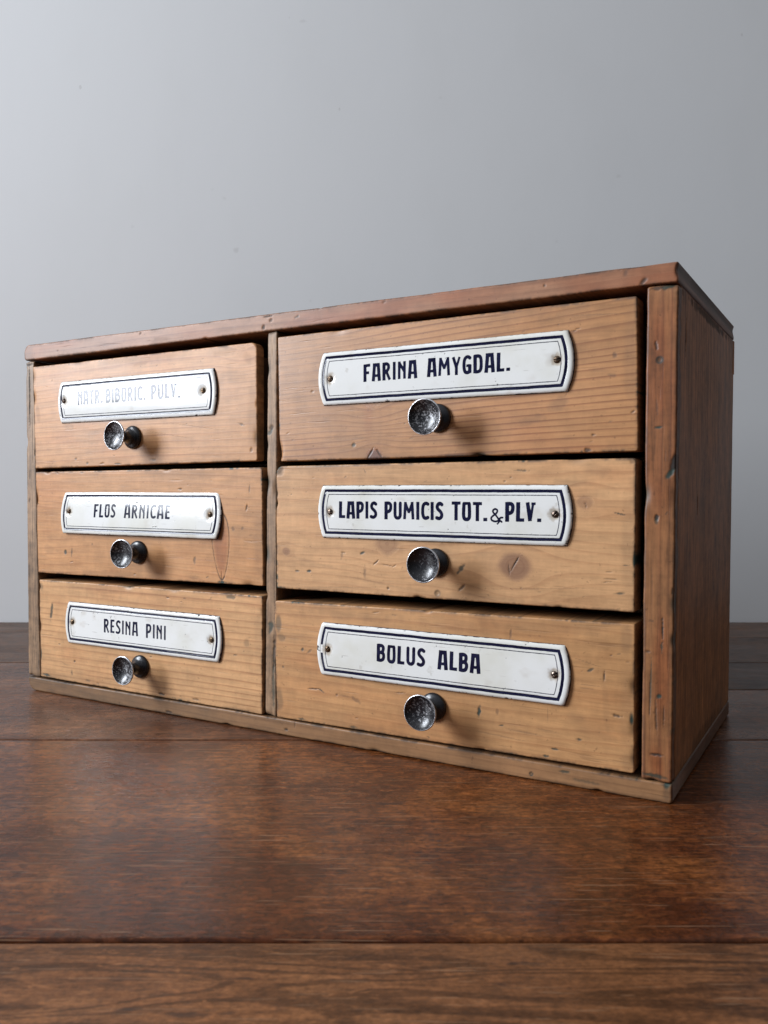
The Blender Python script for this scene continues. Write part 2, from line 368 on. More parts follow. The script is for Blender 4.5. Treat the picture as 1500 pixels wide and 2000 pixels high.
# each glyph: (width, [stroke]); stroke = ('l', (x0,y0,x1,y1)[, half width]) straight with square ends, ('c', [points]) curve
GL = {
 'A': (.52, [('l', (.085, .06, .15, .915)), ('l', (.12, .915, .36, .915)), ('l', (.37, .94, .435, .06)), ('l', (.1, .30, .42, .30), .07)]),
 'B': (.46, [('l', (.085, .085, .085, .915)), ('c', [(.085, .915), (.25, .915), (.345, .84), (.345, .66), (.26, .535), (.085, .52)]), ('c', [(.2, .53), (.345, .48), (.385, .33), (.35, .16), (.24, .085), (.085, .085)])]),
 'C': (.42, [('c', [(.38, .88), (.27, .925), (.15, .86), (.09, .68), (.085, .35), (.14, .14), (.25, .075), (.38, .12)])]),
 'D': (.48, [('l', (.085, .085, .085, .915)), ('c', [(.085, .915), (.27, .915), (.37, .82), (.4, .6), (.4, .35), (.36, .16), (.26, .085), (.085, .085)])]),
 'E': (.38, [('l', (.085, .085, .085, .915)), ('l', (.085, .92, .31, .92), .075), ('l', (.085, .5, .28, .5), .07), ('l', (.085, .08, .32, .08), .075)]),
 'F': (.40, [('l', (.085, .06, .085, .915)), ('l', (.07, .915, .34, .93), .08), ('l', (.085, .5, .28, .5), .075)]),
 'G': (.48, [('c', [(.39, .86), (.28, .925), (.16, .87), (.09, .68), (.085, .35), (.14, .13), (.26, .075), (.38, .12)]), ('l', (.385, .12, .385, .42)), ('l', (.25, .45, .39, .45), .07)]),
 'I': (.20, [('l', (.1, .06, .1, .94), .088)]),
 'L': (.38, [('l', (.085, .085, .095, .93)), ('l', (.085, .085, .33, .085), .08)]),
 'M': (.64, [('l', (.07, .06, .115, .93), .078), ('l', (.13, .9, .31, .42), .07), ('l', (.33, .42, .50, .9), .07), ('l', (.51, .93, .56, .06), .08)]),
 'N': (.48, [('l', (.085, .06, .085, .93), .08), ('l', (.10, .9, .37, .42), .075), ('l', (.385, .06, .385, .93), .08)]),
 'O': (.48, [('l', (.10, .93, .38, .93), .07), ('c', [(.11, .90), (.09, .5), (.10, .2), (.16, .09), (.24, .07), (.33, .09), (.39, .2), (.40, .5), (.38, .90)])]),
 'P': (.44, [('l', (.085, .06, .085, .93)), ('c', [(.085, .92), (.27, .92), (.36, .82), (.36, .62), (.3, .48), (.17, .42), (.1, .42)])]),
 'R': (.48, [('l', (.085, .06, .085, .93)), ('c', [(.085, .92), (.25, .92), (.345, .83), (.345, .66), (.26, .53), (.1, .5)]), ('l', (.22, .50, .40, .06), .08)]),
 'S': (.42, [('c', [(.35, .86), (.25, .925), (.14, .88), (.085, .74), (.13, .60), (.25, .48), (.335, .34), (.335, .2), (.26, .1), (.17, .075), (.06, .11)])]),
 'T': (.44, [('l', (.05, .925, .41, .925), .075), ('l', (.23, .06, .23, .9), .088)]),
 'U': (.48, [('c', [(.085, .93), (.085, .5), (.09, .22), (.15, .1), (.24, .07), (.33, .1), (.39, .22), (.395, .5), (.395, .93)])]),
 'V': (.44, [('l', (.08, .92, .19, .1), .09), ('l', (.22, .08, .34, .9), .06), ('l', (.3, .925, .42, .925), .06)]),
 'Y': (.46, [('l', (.08, .92, .22, .45), .08), ('l', (.39, .92, .25, .45), .065), ('l', (.235, .06, .235, .5), .085)]),
 '.': (.2, [('l', (.06, .08, .14, .08), .08)]),
 '&': (.62, [('c', [(.56, .02), (.44, .16), (.3, .42), (.17, .62), (.15, .76), (.25, .86), (.35, .78), (.33, .62), (.18, .44), (.07, .28), (.1, .12), (.25, .04), (.4, .1), (.5, .28), (.6, .3)]), ('l', (.36, -.12, .5, .12), .045)], .062),
}
def word_segments(text, x0, x1, z0, H, wt=1.0):
    gap = .10
    ws = [GL[c][0] for c in text]; tot = sum(ws) + gap * (len(text) - 1); sx = (x1 - x0) / (tot * H)
    segs = []; cx = x0; rng = random.Random(text)
    for c, wd in zip(text, ws):
        base = (GL[c][2] if len(GL[c]) > 2 else h) * wt
        jit = rng.uniform(-.012, .012)
        for st in GL[c][1]:
            if st[0] == 'l':
                a, b, c2, d2 = st[1]; t = st[2] * wt if len(st) > 2 else base
                segs.append((cx + a * H * sx, z0 + (b + jit) * H, cx + c2 * H * sx, z0 + (d2 + jit) * H, t * 1.12 * H, True))
            else:
                P = bez(st[1], 5)
                for p, q in zip(P[:-1], P[1:]): segs.append((cx + p[0] * H * sx, z0 + (p[1] + jit) * H, cx + q[0] * H * sx, z0 + (q[1] + jit) * H, base * H, False))
        cx += (wd + gap) * H * sx
    return segs
def make_plate(drawer, y_face, x0, x1, z0, z1, bulge, screws, words, seed, tilt=0.0, damage=False, weight=1.0, label=None):
    hw, hh = (x1 - x0) / 2, (z1 - z0) / 2; cx, cz = (x0 + x1) / 2, (z0 + z1) / 2
    nx, nz = int(2 * hw / .3), int(2 * hh / .3)
    def prof(n, L):     # denser near the rim
        t = np.linspace(-1, 1, n); return np.sign(t) * (1 - (1 - np.abs(t)) ** 1.0)
    S, T = np.meshgrid(prof(nx, hw), prof(nz, hh), indexing='ij')
    W_ = hw + bulge * (1 - T * T)
    X = S * W_; Z = T * (hh + .15 * fbm(X / 30 + seed, T * 0 + 1, seed, 2) * np.abs(T))
    e1 = hh - np.abs(T) * hh; slope = np.sqrt(1 + (2 * bulge * T / hh) ** 2); e2 = (W_ - np.abs(X)) / slope
    e = np.minimum(e1, e2); kk = .8; e = np.maximum(e - .35 * np.exp(-((e1 - e2) / kk) ** 2), 0)
    w = 1.35 * np.sqrt(1 - (1 - np.minimum(e / 2.0, 1)) ** 2) + .30 * (1 - T * T) + .10 * (1 - S * S) + .03 * fbm(X / 16, Z / 9, seed + 5, 2)
    w = w - .22 * np.exp(-((e - 3.6) / .5) ** 2)
    rust = np.zeros_like(X); ink = np.full_like(X, 9.)
    for sx, sz in screws:
        dd = np.hypot(X - (sx - cx), Z - (sz - cz)); w = w - .7 * np.exp(-(dd / 2.6) ** 2)
        rust = np.maximum(rust, .7 * sstep(4.6, 1.8, dd + 1.2 * fbm(X / 1.5, Z / 1.5, seed, 2)))
    # borders
    wobl = .10 * fbm(X / 6, Z / 6, seed + 2, 2)
    ee = np.minimum(e1 + .0, e2 - .5)
    thick = np.abs(np.minimum(e1, e2 - .7) - 3.35 + wobl) - .84
    thin = np.abs(np.minimum(e1, e2 - 1.2) - 5.6 + wobl * .6) - .22
    edge = np.minimum(e1, e2) - .22 - .25 * np.maximum(fbm(X / 2.5, Z / 2.5, seed + 3, 2), 0) * 1.5
    ink = np.minimum(np.minimum(thick, thin), edge)
    segs = []
    for (t, a, b, zb, H) in words: segs += word_segments(t, a - cx, b - cx, zb - cz, H, weight)
    for (ax, az_, bx, bz, t, sq) in segs:
        dx, dz = bx - ax, bz - az_; L = math.hypot(dx, dz) + 1e-9; ux, uz = dx / L, dz / L
        p = (X - ax) * ux + (Z - az_) * uz; q = np.abs(-(X - ax) * uz + (Z - az_) * ux)
        if sq:
            aa = np.abs(p - L / 2) - L / 2 - t * .75; sdv = np.maximum(aa, q - t)
        else:
            pc = np.clip(p, 0, L); sdv = np.hypot(p - pc, q) - t
        ink = np.minimum(ink, sdv)
    ink = ink + .05 * fbm(X / .8, Z / .8, seed + 9, 2)
    # tiny chips in the enamel
    n2 = fbm(X / 1.1, Z / 1.1, seed + 11, 2) + .5 * fbm(X / 9, Z / 9, seed + 12, 2)
    chip = sstep(.93, 1.05, n2 + .42 * sstep(1.5, 0, e))
    if damage:      # the hit at the left end of the lower right plate
        for j, (ox, oz, lx, lz) in enumerate(((.8, .4, 1.7, .5), (1.2, -1.6, 1.9, .35), (.6, -.6, 1.2, .6))):
            dd = np.hypot((X + hw + bulge - ox) / lx, (Z - oz + .25 * (X + hw)) / lz) + .4 * fbm(X / .7, Z / .7, seed + j, 2); chip = np.maximum(chip, sstep(1.2, .7, dd))
        ink = np.where((X < -hw + 1.8) & (np.abs(Z) < 2.4), np.maximum(ink, .5 + 0 * ink), ink)
    rust = np.maximum(rust, .30 * sstep(1.6, .2, e) * sstep(-.1, .6, fbm(X / 5, Z / 5, seed + 21, 3)))
    rust = np.maximum(rust, .22 * sstep(.35, .8, fbm(X / 11, Z / 8, seed + 22, 3)))
    w = w - chip * .15
    ct, stt = math.cos(tilt), math.sin(tilt)
    V = np.stack([X + cx, y_face - .35 - w * ct + (Z * stt), Z * ct + cz], -1).reshape(-1, 3) * MM
    idx = np.arange(nx * nz).reshape(nx, nz)
    Q = np.stack([idx[:-1, :-1], idx[1:, :-1], idx[1:, 1:], idx[:-1, 1:]], -1).reshape(-1, 4)
    loop = np.concatenate([idx[:, 0], idx[-1, 1:], idx[-2::-1, -1], idx[0, -2:0:-1]])
    vb = V[loop].copy(); vb[:, 1] = np.maximum(vb[:, 1] + .0006, 0) if False else vb[:, 1] + .0007
    new = np.arange(len(V), len(V) + len(loop))
    side = np.stack([loop, np.roll(loop, -1), np.roll(new, -1), new], -1)[:, ::-1]
    at = np.stack([ink, rust, chip], -1).reshape(-1, 3); atb = at[loop].copy(); atb[:, 0] = -1
    me = mesh_np('name_plate', np.concatenate([V, vb]), [Q, side], {'print': np.concatenate([at, atb])})
    o = link('name_plate', me, M_ENAMEL, drawer, label=label)
    for i, (sx, sz) in enumerate(screws):
        X_, Z_ = sx - cx, sz - cz; t = Z_ / hh; s_ = X_ / (hw + bulge * (1 - t * t))
        wv = 1.35 + .30 * (1 - t * t) + .10 * (1 - s_ * s_) - .7
        sc = link('screw', SCREW, None, drawer, (sx * MM, (y_face - .35 - wv) * MM, sz * MM)); sc.rotation_euler = (0, random.Random(seed + i).uniform(-.9, .9), 0)
    return o

m = NT('enamel')
a = m.attr('print')
inkm = m.ramp(a[0], .07, -.07)
n1 = m.noise(m.coords((22, 22, 22)), 1, 4, .6); n2 = m.noise(m.coords((160, 160, 160)), 1, 3, .6); n3 = m.noise(m.coords((9, 9, 9), (3, 1, 2)), 1, 2, .5)
white = m.mix(m.ramp(n1, .42, .75), (.785, .785, .765), (.68, .67, .60))
white = m.mix(m.ramp(n2, .66, .74, 0, .35), white, (.45, .42, .36))
scr = m.noise(m.coords((60, 60, 900), (1, 2, 3)), 1, 2, .5)
white = m.mix(m.ramp(scr, .70, .74, 0, .4), white, (.40, .38, .35))
white = m.mix(a[1], white, (.36, .27, .17))
ink = m.mix(m.ramp(n2, .35, .7), (.006, .007, .026), (.013, .015, .045))
c = m.mix(inkm, white, ink)
c = m.mix(a[2], c, (.03, .028, .03))
rg = m.math('ADD', .085, m.math('MULTIPLY', m.ramp(n1, .4, .7), .06)); rg = m.math('ADD', rg, m.math('MULTIPLY', a[2], .5))
nb = m.bump(m.noise(m.coords((75, 75, 75)), 1, 2, .4), .035, .0006)
nb = m.bump(m.noise(m.coords((420, 420, 420)), 1, 2, .5), .04, .0002, nb)
M_ENAMEL = m.out(c, rg, nb, **{'Specular IOR Level': .23})

m = NT('screw_metal')
n2 = m.noise(m.coords((900, 900, 900)), 1, 3, .6)
oi = m.n('ShaderNodeObjectInfo')
c = m.mix(m.ramp(n2, .4, .65), m.mix(oi.outputs['Random'], (.20, .13, .07), (.15, .13, .13)), (.03, .022, .02))
M_SCREW = m.out(c, m.ramp(n2, .4, .7, .25, .55), m.bump(n2, .3, .0002), Metallic=.9)

def lathe(prof, n=64, oval=0):
    """prof (r, w) mm, axis towards -y (viewer)"""
    prof = np.array(prof, float); k = len(prof); th = np.linspace(0, 2 * np.pi, n, endpoint=False)
    R, TH = np.meshgrid(prof[:, 0], th, indexing='ij'); Wd = np.repeat(prof[:, 1][:, None], n, 1)
    V = np.stack([R * np.cos(TH), -Wd, R * np.sin(TH)], -1).reshape(-1, 3) * MM
    idx = np.arange(k * n).reshape(k, n); j = np.roll(idx, -1, 1)
    return V, np.stack([idx[:-1], j[:-1], j[1:], idx[1:]], -1).reshape(-1, 4)
def smooth_prof(pts, n=6): return [tuple(p) for p in bez(pts, n)]
def screw_mesh():
    V, F = lathe(smooth_prof([(2.0, -.3), (2.0, .1), (1.75, .65), (1.15, 1.05), (.5, 1.2), (.01, 1.22)], 4), 32)
    # cut the slot by pushing a narrow strip down
    V = V.copy(); xs = np.abs(V[:, 0]); 
    V2, F2 = V, F
    me = mesh_np('screw', V2, [F2]); me.materials.append(M_SCREW)
    # slot as sunken dark groove geometry
    g = bpy.data.meshes.new('slot')
    return me
def build_screw():
    # dome as grid so that the slot is real geometry
    n = 41; u = np.linspace(-1, 1, n); A, B = np.meshgrid(u, u, indexing='ij')
    # square -> disc
    X = A * np.sqrt(1 - B * B / 2) * 2.05; Z = B * np.sqrt(1 - A * A / 2) * 2.05
    R = np.minimum(np.hypot(X, Z) / 2.05, 1)
    w = 1.25 * np.sqrt(np.maximum(1 - R ** 2.2, 0))
    w = np.where(np.abs(Z) < .30, np.minimum(w, .45), w)
    V = np.stack([X, -w, Z], -1).reshape(-1, 3) * MM
    idx = np.arange(n * n).reshape(n, n)
    Q = np.stack([idx[:-1, :-1], idx[1:, :-1], idx[1:, 1:], idx[:-1, 1:]], -1).reshape(-1, 4)
    loop = np.concatenate([idx[:, 0], idx[-1, 1:], idx[-2::-1, -1], idx[0, -2:0:-1]])
    vb = V[loop].copy(); vb[:, 1] += .0006; new = np.arange(len(V), len(V) + len(loop))
    side = np.stack([loop, np.roll(loop, -1), np.roll(new, -1), new], -1)[:, ::-1]
    me = mesh_np('screw', np.concatenate([V, vb]), [Q, side]); me.materials.append(M_SCREW); return me
SCREW = build_screw()

m = NT('worn_black_knob')
oi = m.n('ShaderNodeObjectInfo')
tc = m.n('ShaderNodeTexCoord'); ad = m.n('ShaderNodeVectorMath', operation='ADD'); m.t.links.new(tc.outputs['Object'], ad.inputs[0]); m.t.links.new(oi.outputs['Random'], ad.inputs[1])
def kn(sc, d=3, r=.6):
    q = m.n('ShaderNodeTexNoise'); m.t.links.new(ad.outputs[0], q.inputs['Vector']); q.inputs['Scale'].default_value = sc; q.inputs['Detail'].default_value = d; q.inputs['Roughness'].default_value = r; return q.outputs[0]
w = m.attr('wear')
fine = kn(900, 3, .7); mid = kn(160, 3, .6)
rim = m.ramp(m.math('ADD', w[0], m.math('MULTIPLY', m.math('SUBTRACT', mid, .5), 1.3)), .55, .72)
dish = m.math('MULTIPLY', w[1], m.ramp(m.math('ADD', fine, m.math('MULTIPLY', m.math('ADD', mid, m.math('MULTIPLY', oi.outputs['Random'], .30)), .5)), .90, .98))
metal = m.math('MAXIMUM', rim, m.math('MULTIPLY', dish, .5), clamp=True)
c = m.mix(metal, m.mix(mid, (.006, .006, .008), (.016, .016, .020)), (.62, .62, .64))
M_KNOB = m.out(c, m.ramp(fine, .3, .7, .20, .42), m.bump(fine, .12, .0003, m.bump(mid, .2, .0006)), Metallic=m.math('MULTIPLY', metal, .9), **{'Specular IOR Level': .6})
def knob_mesh():
    L = 17.0
    prof = smooth_prof([(8.0, -.6), (8.1, .3), (7.9, 1.4), (7.0, 2.3), (5.2, 3.3), (4.0, 5.0), (3.7, 7.2), (4.1, 9.6), (5.6, 12.2), (8.0, 14.6), (9.6, 15.9), (10.0, 16.6), (9.85, 17.1), (9.4, 17.2), (9.0, 16.8), (8.0, 15.9), (6.4, 14.9), (4.4, 14.1), (2.2, 13.6), (.02, 13.45)], 5)
    V, F = lathe(prof, 72)
    prof = np.array(prof); k = len(prof)
    rimw = np.exp(-((np.hypot(prof[:, 0] - 9.75, prof[:, 1] - 17.0)) / .55) ** 2) + .35 * np.exp(-((np.hypot(prof[:, 0] - 8.1, prof[:, 1] - .5)) / .7) ** 2)
    last = np.arange(k) > 60
    dishw = np.where(last & (prof[:, 0] < 9.3), 1.0, 0.0)
    at = np.stack([np.repeat(rimw, 72), np.repeat(dishw, 72), np.zeros(k * 72)], -1)
    me = mesh_np('knob', V, [F], {'wear': at}); me.materials.append(M_KNOB); return me
KNOB = knob_mesh()

# ------------------------------------------------------------------ the cabinet
root = bpy.data.objects.new('apothecary_cabinet', None); COL.objects.link(root)
root.location = (0, 0, 0); root.empty_display_size = .05
root['label'] = 'old wooden apothecary cabinet of six drawers with white enamel name plates and black knobs'
root['category'] = 'drawer cabinet'

def solid(name, V, F, mat, parent, label=None):
    me = bpy.data.meshes.new(name); me.from_pydata([tuple(q * MM for q in v) for v in V], [], F); me.update()
    return link(name, me, mat, parent, label=label)
def boxmesh(boxes):
    V, F = [], []
    for (x0, x1, y0, y1, z0, z1) in boxes:
        o = len(V); V += [(x0, y0, z0), (x1, y0, z0), (x1, y1, z0), (x0, y1, z0), (x0, y0, z1), (x1, y0, z1), (x1, y1, z1), (x0, y1, z1)]
        F += [tuple(o + i for i in f) for f in ((0, 3, 2, 1), (4, 5, 6, 7), (0, 1, 5, 4), (1, 2, 6, 5), (2, 3, 7, 6), (3, 0, 4, 7))]
    return V, F
D = 189.0
# top board: front edge strip and the long end face that is seen at the right
top = board([(-1.2, 264.0), (480.6, 264.6), (480.2, 254.9), (-.8, 252.2)], D, front_map(-.6), dict(sp=5, amp=2.5), res=.6, r=1.0, rc=(6.5, 1.2, 1.2, 2.5), wob=.25, seed=3, edge_dirt=.8, red=(.8, -.2), chips=7, end=.75,
    marks=[(232.8, 262.8, 4, .6, 4, 'd', .9), (234.8, 260, 1.6, 1.2, 30, 'd', .7), (255, 260.4, 2.2, .7, 20, 'g', .6), (229, 256.2, 2, 1.4, 60, 'd', .9), (317, 262.6, 2, .5, 0, 'd', .5), (413, 260.6, .7, .7, 0, 'd', .9), (415.5, 264.4, 7, 1.0, 2, 's', .9), (454.8, 261.9, 2, 1.4, 70, 's', .8), (463.5, 256.7, 2.2, 1.4, 50, 'd', .95), (460, 264.4, 9, .8, 2, 'd', .8), (122, 262, 1.2, .8, 40, 'd', .7), (37, 257, .8, .5, 0, 'd', .6), (4, 258.4, 8, 7, 0, 'y', .8), (140, 256, 12, 2, 0, 's', .4), (230, 257.5, 50, 2.2, 0, 's', .25), (60, 258, 60, 8, 0, 'y', .35)])
me = joinm('top_board', [top]); link('top_board', me, W_TOP, root)
bot = board([(-2, 9.6), (479.6, 9.4), (479.6, -.4), (1.0, -.4)], D, front_map(-.2), dict(sp=5, amp=2.5), res=.6, r=1.0, rc=(1.5, 1, 2, 6), wob=.2, seed=5, edge_dirt=.8, chips=6, end=.72,
    grey=lambda a, b: np.clip(1.15 - a / 330, 0, 1),
    marks=[(407, 2.6, .9, .9, 0, 'n', .9), (425, 6.8, 3.2, .8, 5, 'g', .7), (436, 3.6, 8, 1.0, -3, 'g', .4), (477, 8.6, 3, 2, 60, 'g', .9), (477, 4, 2, 5, 0, 's', .6), (480.2, 5, 1.1, 14, 0, 'd', .9), (480.5, 5, 2, 9, 0, 'r', .9), (146, 1.2, 4, 1.2, -5, 'd', .8), (98, 1.5, 1, .5, 0, 'd', .5), (245, 3.4, 1.8, 1, -5, 'd', .95), (252, 8, .5, 3, 0, 'd', .5), (300, 6, 20, 4, 0, 'y', .5), (175, 4, 14, 4, 0, 'y', .4), (60, 6, 60, 6, 0, 'y', .5)])
link('bottom_board', joinm('bottom_board', [bot]), W_BOT, root)
# left side panel
sl = board([(-.4, 251.8), (9.0, 251.8), (12.4, 10.0), (-1.6, 10.0)], D - 3, front_map(.3), dict(sp=4.2, amp=1.5), res=.6, r=1.2, wob=.3, seed=9, axis=1, edge_dirt=.6, chips=10, green_edge=.1,
    marks=[(4.0, 228, 26, .7, 90, 'd', 1), (3.2, 212, 14, .5, 88, 'd', .9), (2.0, 249, 6, 1.4, 5, 'd', .9), (6.5, 190, 30, .35, 90, 'd', .7), (9.6, 182, 3, 1.0, 80, 'd', .9), (2.5, 146, 3, .8, 80, 'd', .6), (3, 165, 5, .8, 90, 'd', .5), (5, 120, 100, .4, 90, 's', .7), (8.0, 70, 60, .45, 90, 's', .8), (4, 230, 24, 7, 90, 'y', .7)])
link('side_panel', joinm('side_panel', [sl]), W_STILE, root, label='narrow grey brown left side panel with a long crack')
# right side panel: post face in front, wide face towards the right
post = board([(465.4, 254.2), (480.2, 254.2), (479.3, 9.9), (464.6, 9.9)], 8, front_map(-.2), dict(sp=4.0, amp=1.2), res=.45, r=1.0, wob=.3, seed=13, axis=1, edge_dirt=.55, chips=8, red=(.75, -.25),
    marks=[(470.1, 225.3, 3.0, .7, 95, 'd', .85), (471.7, 217.9, 1.5, 1.5, 0, 'n', .95), (470.6, 195.1, 4.5, .6, 93, 's', .9), (471.4, 185, 2.0, .9, 8, 'g', .95), (475.2, 253, 4, 1.6, 5, 'g', .9), (471, 253, 4, 1.2, 5, 'd', .8),
           (478.9, 166.4, 7, 1.9, 78, 'd', 1), (477.2, 162.4, 3.6, 1.6, 55, 'g', .95), (470.8, 140.8, 2.0, 1.2, 95, 'd', .95), (471, 139, 1.2, 1.8, 0, 'g', .6), (475.7, 143, 1.1, .6, 60, 's', .9), (479.1, 104.7, 2, .7, 90, 'd', .8), (468.9, 89.6, 1.3, .8, 0, 's', .9), (474.3, 86, 6.5, .55, 91, 'd', .95), (474.0, 77, 3, .5, 91, 'g', .8),
           (468.9, 60, 13, .35, 90, 'g', .8), (468.5, 50, 11, .3, 90, 'd', .8), (467.3, 74.2, 1.5, 1, 0, 'd', .7), (472.9, 52.4, 1.8, 1.2, 30, 'g', .95), (471.6, 42, 9, .5, 92, 'd', .8), (475.4, 43, 6, .3, 90, 'd', .7), (471.8, 23.2, 3.4, .9, 2, 'd', .9), (471.4, 12.5, 6, 1.1, -3, 'g', .75), (472, 20, 5, 12, 0, 'r', .9), (474, 60, 4, 30, 0, 'r', .8), (471, 230, 6, 20, 0, 'r', .9), (466, 30, 1.6, 20, 0, 'y', .6),
           (468.9, 105, 24, .3, 90, 's', .5), (473.5, 170, 30, .3, 90, 's', .5)])
side = board([(6.2, 254.2), (D, 254.2), (D, 9.9), (6.2, 9.9)], 13, lambda a, b, w: np.stack([479.38 + .9 * (b - 9.9) / 244.3 + w, a, b], -1), dict(sp=7, amp=3.5), res=.8, r=.35, wob=.15, seed=17, axis=1, edge_dirt=.35, chips=0,
    marks=[(20, 232, 10, 1.2, 88, 'd', .9), (60, 146, 8, 1.2, 90, 'd', .95), (110, 226, 8, 1, 90, 's', .8), (90, 60, 26, .8, 90, 's', .8), (140, 120, 20, .7, 90, 's', .7), (44, 170, 60, .6, 90, 's', .4), (128, 200, 50, .6, 90, 's', .5), (100, 12, 60, 6, 0, 's', .8), (90, 252, 80, 3, 0, 'd', .8)], grey=lambda a, b: .25 * np.ones_like(a))
pm = joinm('side_panel', [post]); sm = joinm('side_panel_wide', [side])
# both faces belong to one board: join them as one mesh with two materials
def merge(name, parts):
    V, Fs, A, mi = [], [], {}, []; off = 0
    for k, (v, f, at) in enumerate(parts):
        V.append(v); Fs += [q + off for q in f]; off += len(v); mi.append(np.full(sum(len(q) for q in f), k))
        for n_ in at: A.setdefault(n_, []).append(at[n_])
    me = mesh_np(name, np.concatenate(V), Fs, {k: np.concatenate(v) for k, v in A.items()})
    me.polygons.foreach_set('material_index', np.concatenate(mi).astype(np.int32)); return me
rp = merge('side_panel', [post, side]); rp.materials.append(W_POST); rp.materials.append(W_SIDE)
link('side_panel', rp, None, root, label='reddish brown right side panel with nail holes and a dark notch')
# divider, shelves and back inside
dv = board([(231.2, 254.0), (238.6, 254.0), (236.8, 9.7), (227.9, 9.7)], D - 5, front_map(.8), dict(sp=3.4, amp=1.2), res=.5, r=1.0, wob=.2, seed=21, axis=1, edge_dirt=.7, chips=12, green_edge=.3,
    marks=[(234, 193.2, 2.2, 2.0, 10, 'd', .7), (232.7, 190.3, 3.5, 1.4, 30, 'g', .7), (232.6, 66, 4.2, 2.4, 80, 'g', .75), (235.0, 50, 12, 1.2, 88, 'd', .85), (234.6, 30, 16, 1.3, 90, 'g', .6), (229, 128, 5, .7, 90, 'g', .7), (233, 230, 12, .4, 90, 's', .8), (231, 110, 22, .5, 90, 's', .7), (236.0, 90, 30, .5, 90, 'd', .6)])
link('divider', joinm('divider', [dv]), W_STILE, root)
for z in (170.2, 90.6):
    for (xa, xb) in ((11, 230), (238, 464)):
        V, F = boxmesh([(xa, xb, 26, D - 8, z - 1.2, z + 1.2)]); solid('shelf', V, F, W_INNER, root)
V, F = boxmesh([(1, 478, D - 3, D - .5, 4, 258)]); solid('back_panel', V, F, W_INNER, root)
# dark strip standing a little proud at the rear right edge
V, F = boxmesh([(478.2, 480.5, D - 3.5, D + .8, 232, 254)]); solid('back_strip', V, F, W_SIDE, root)

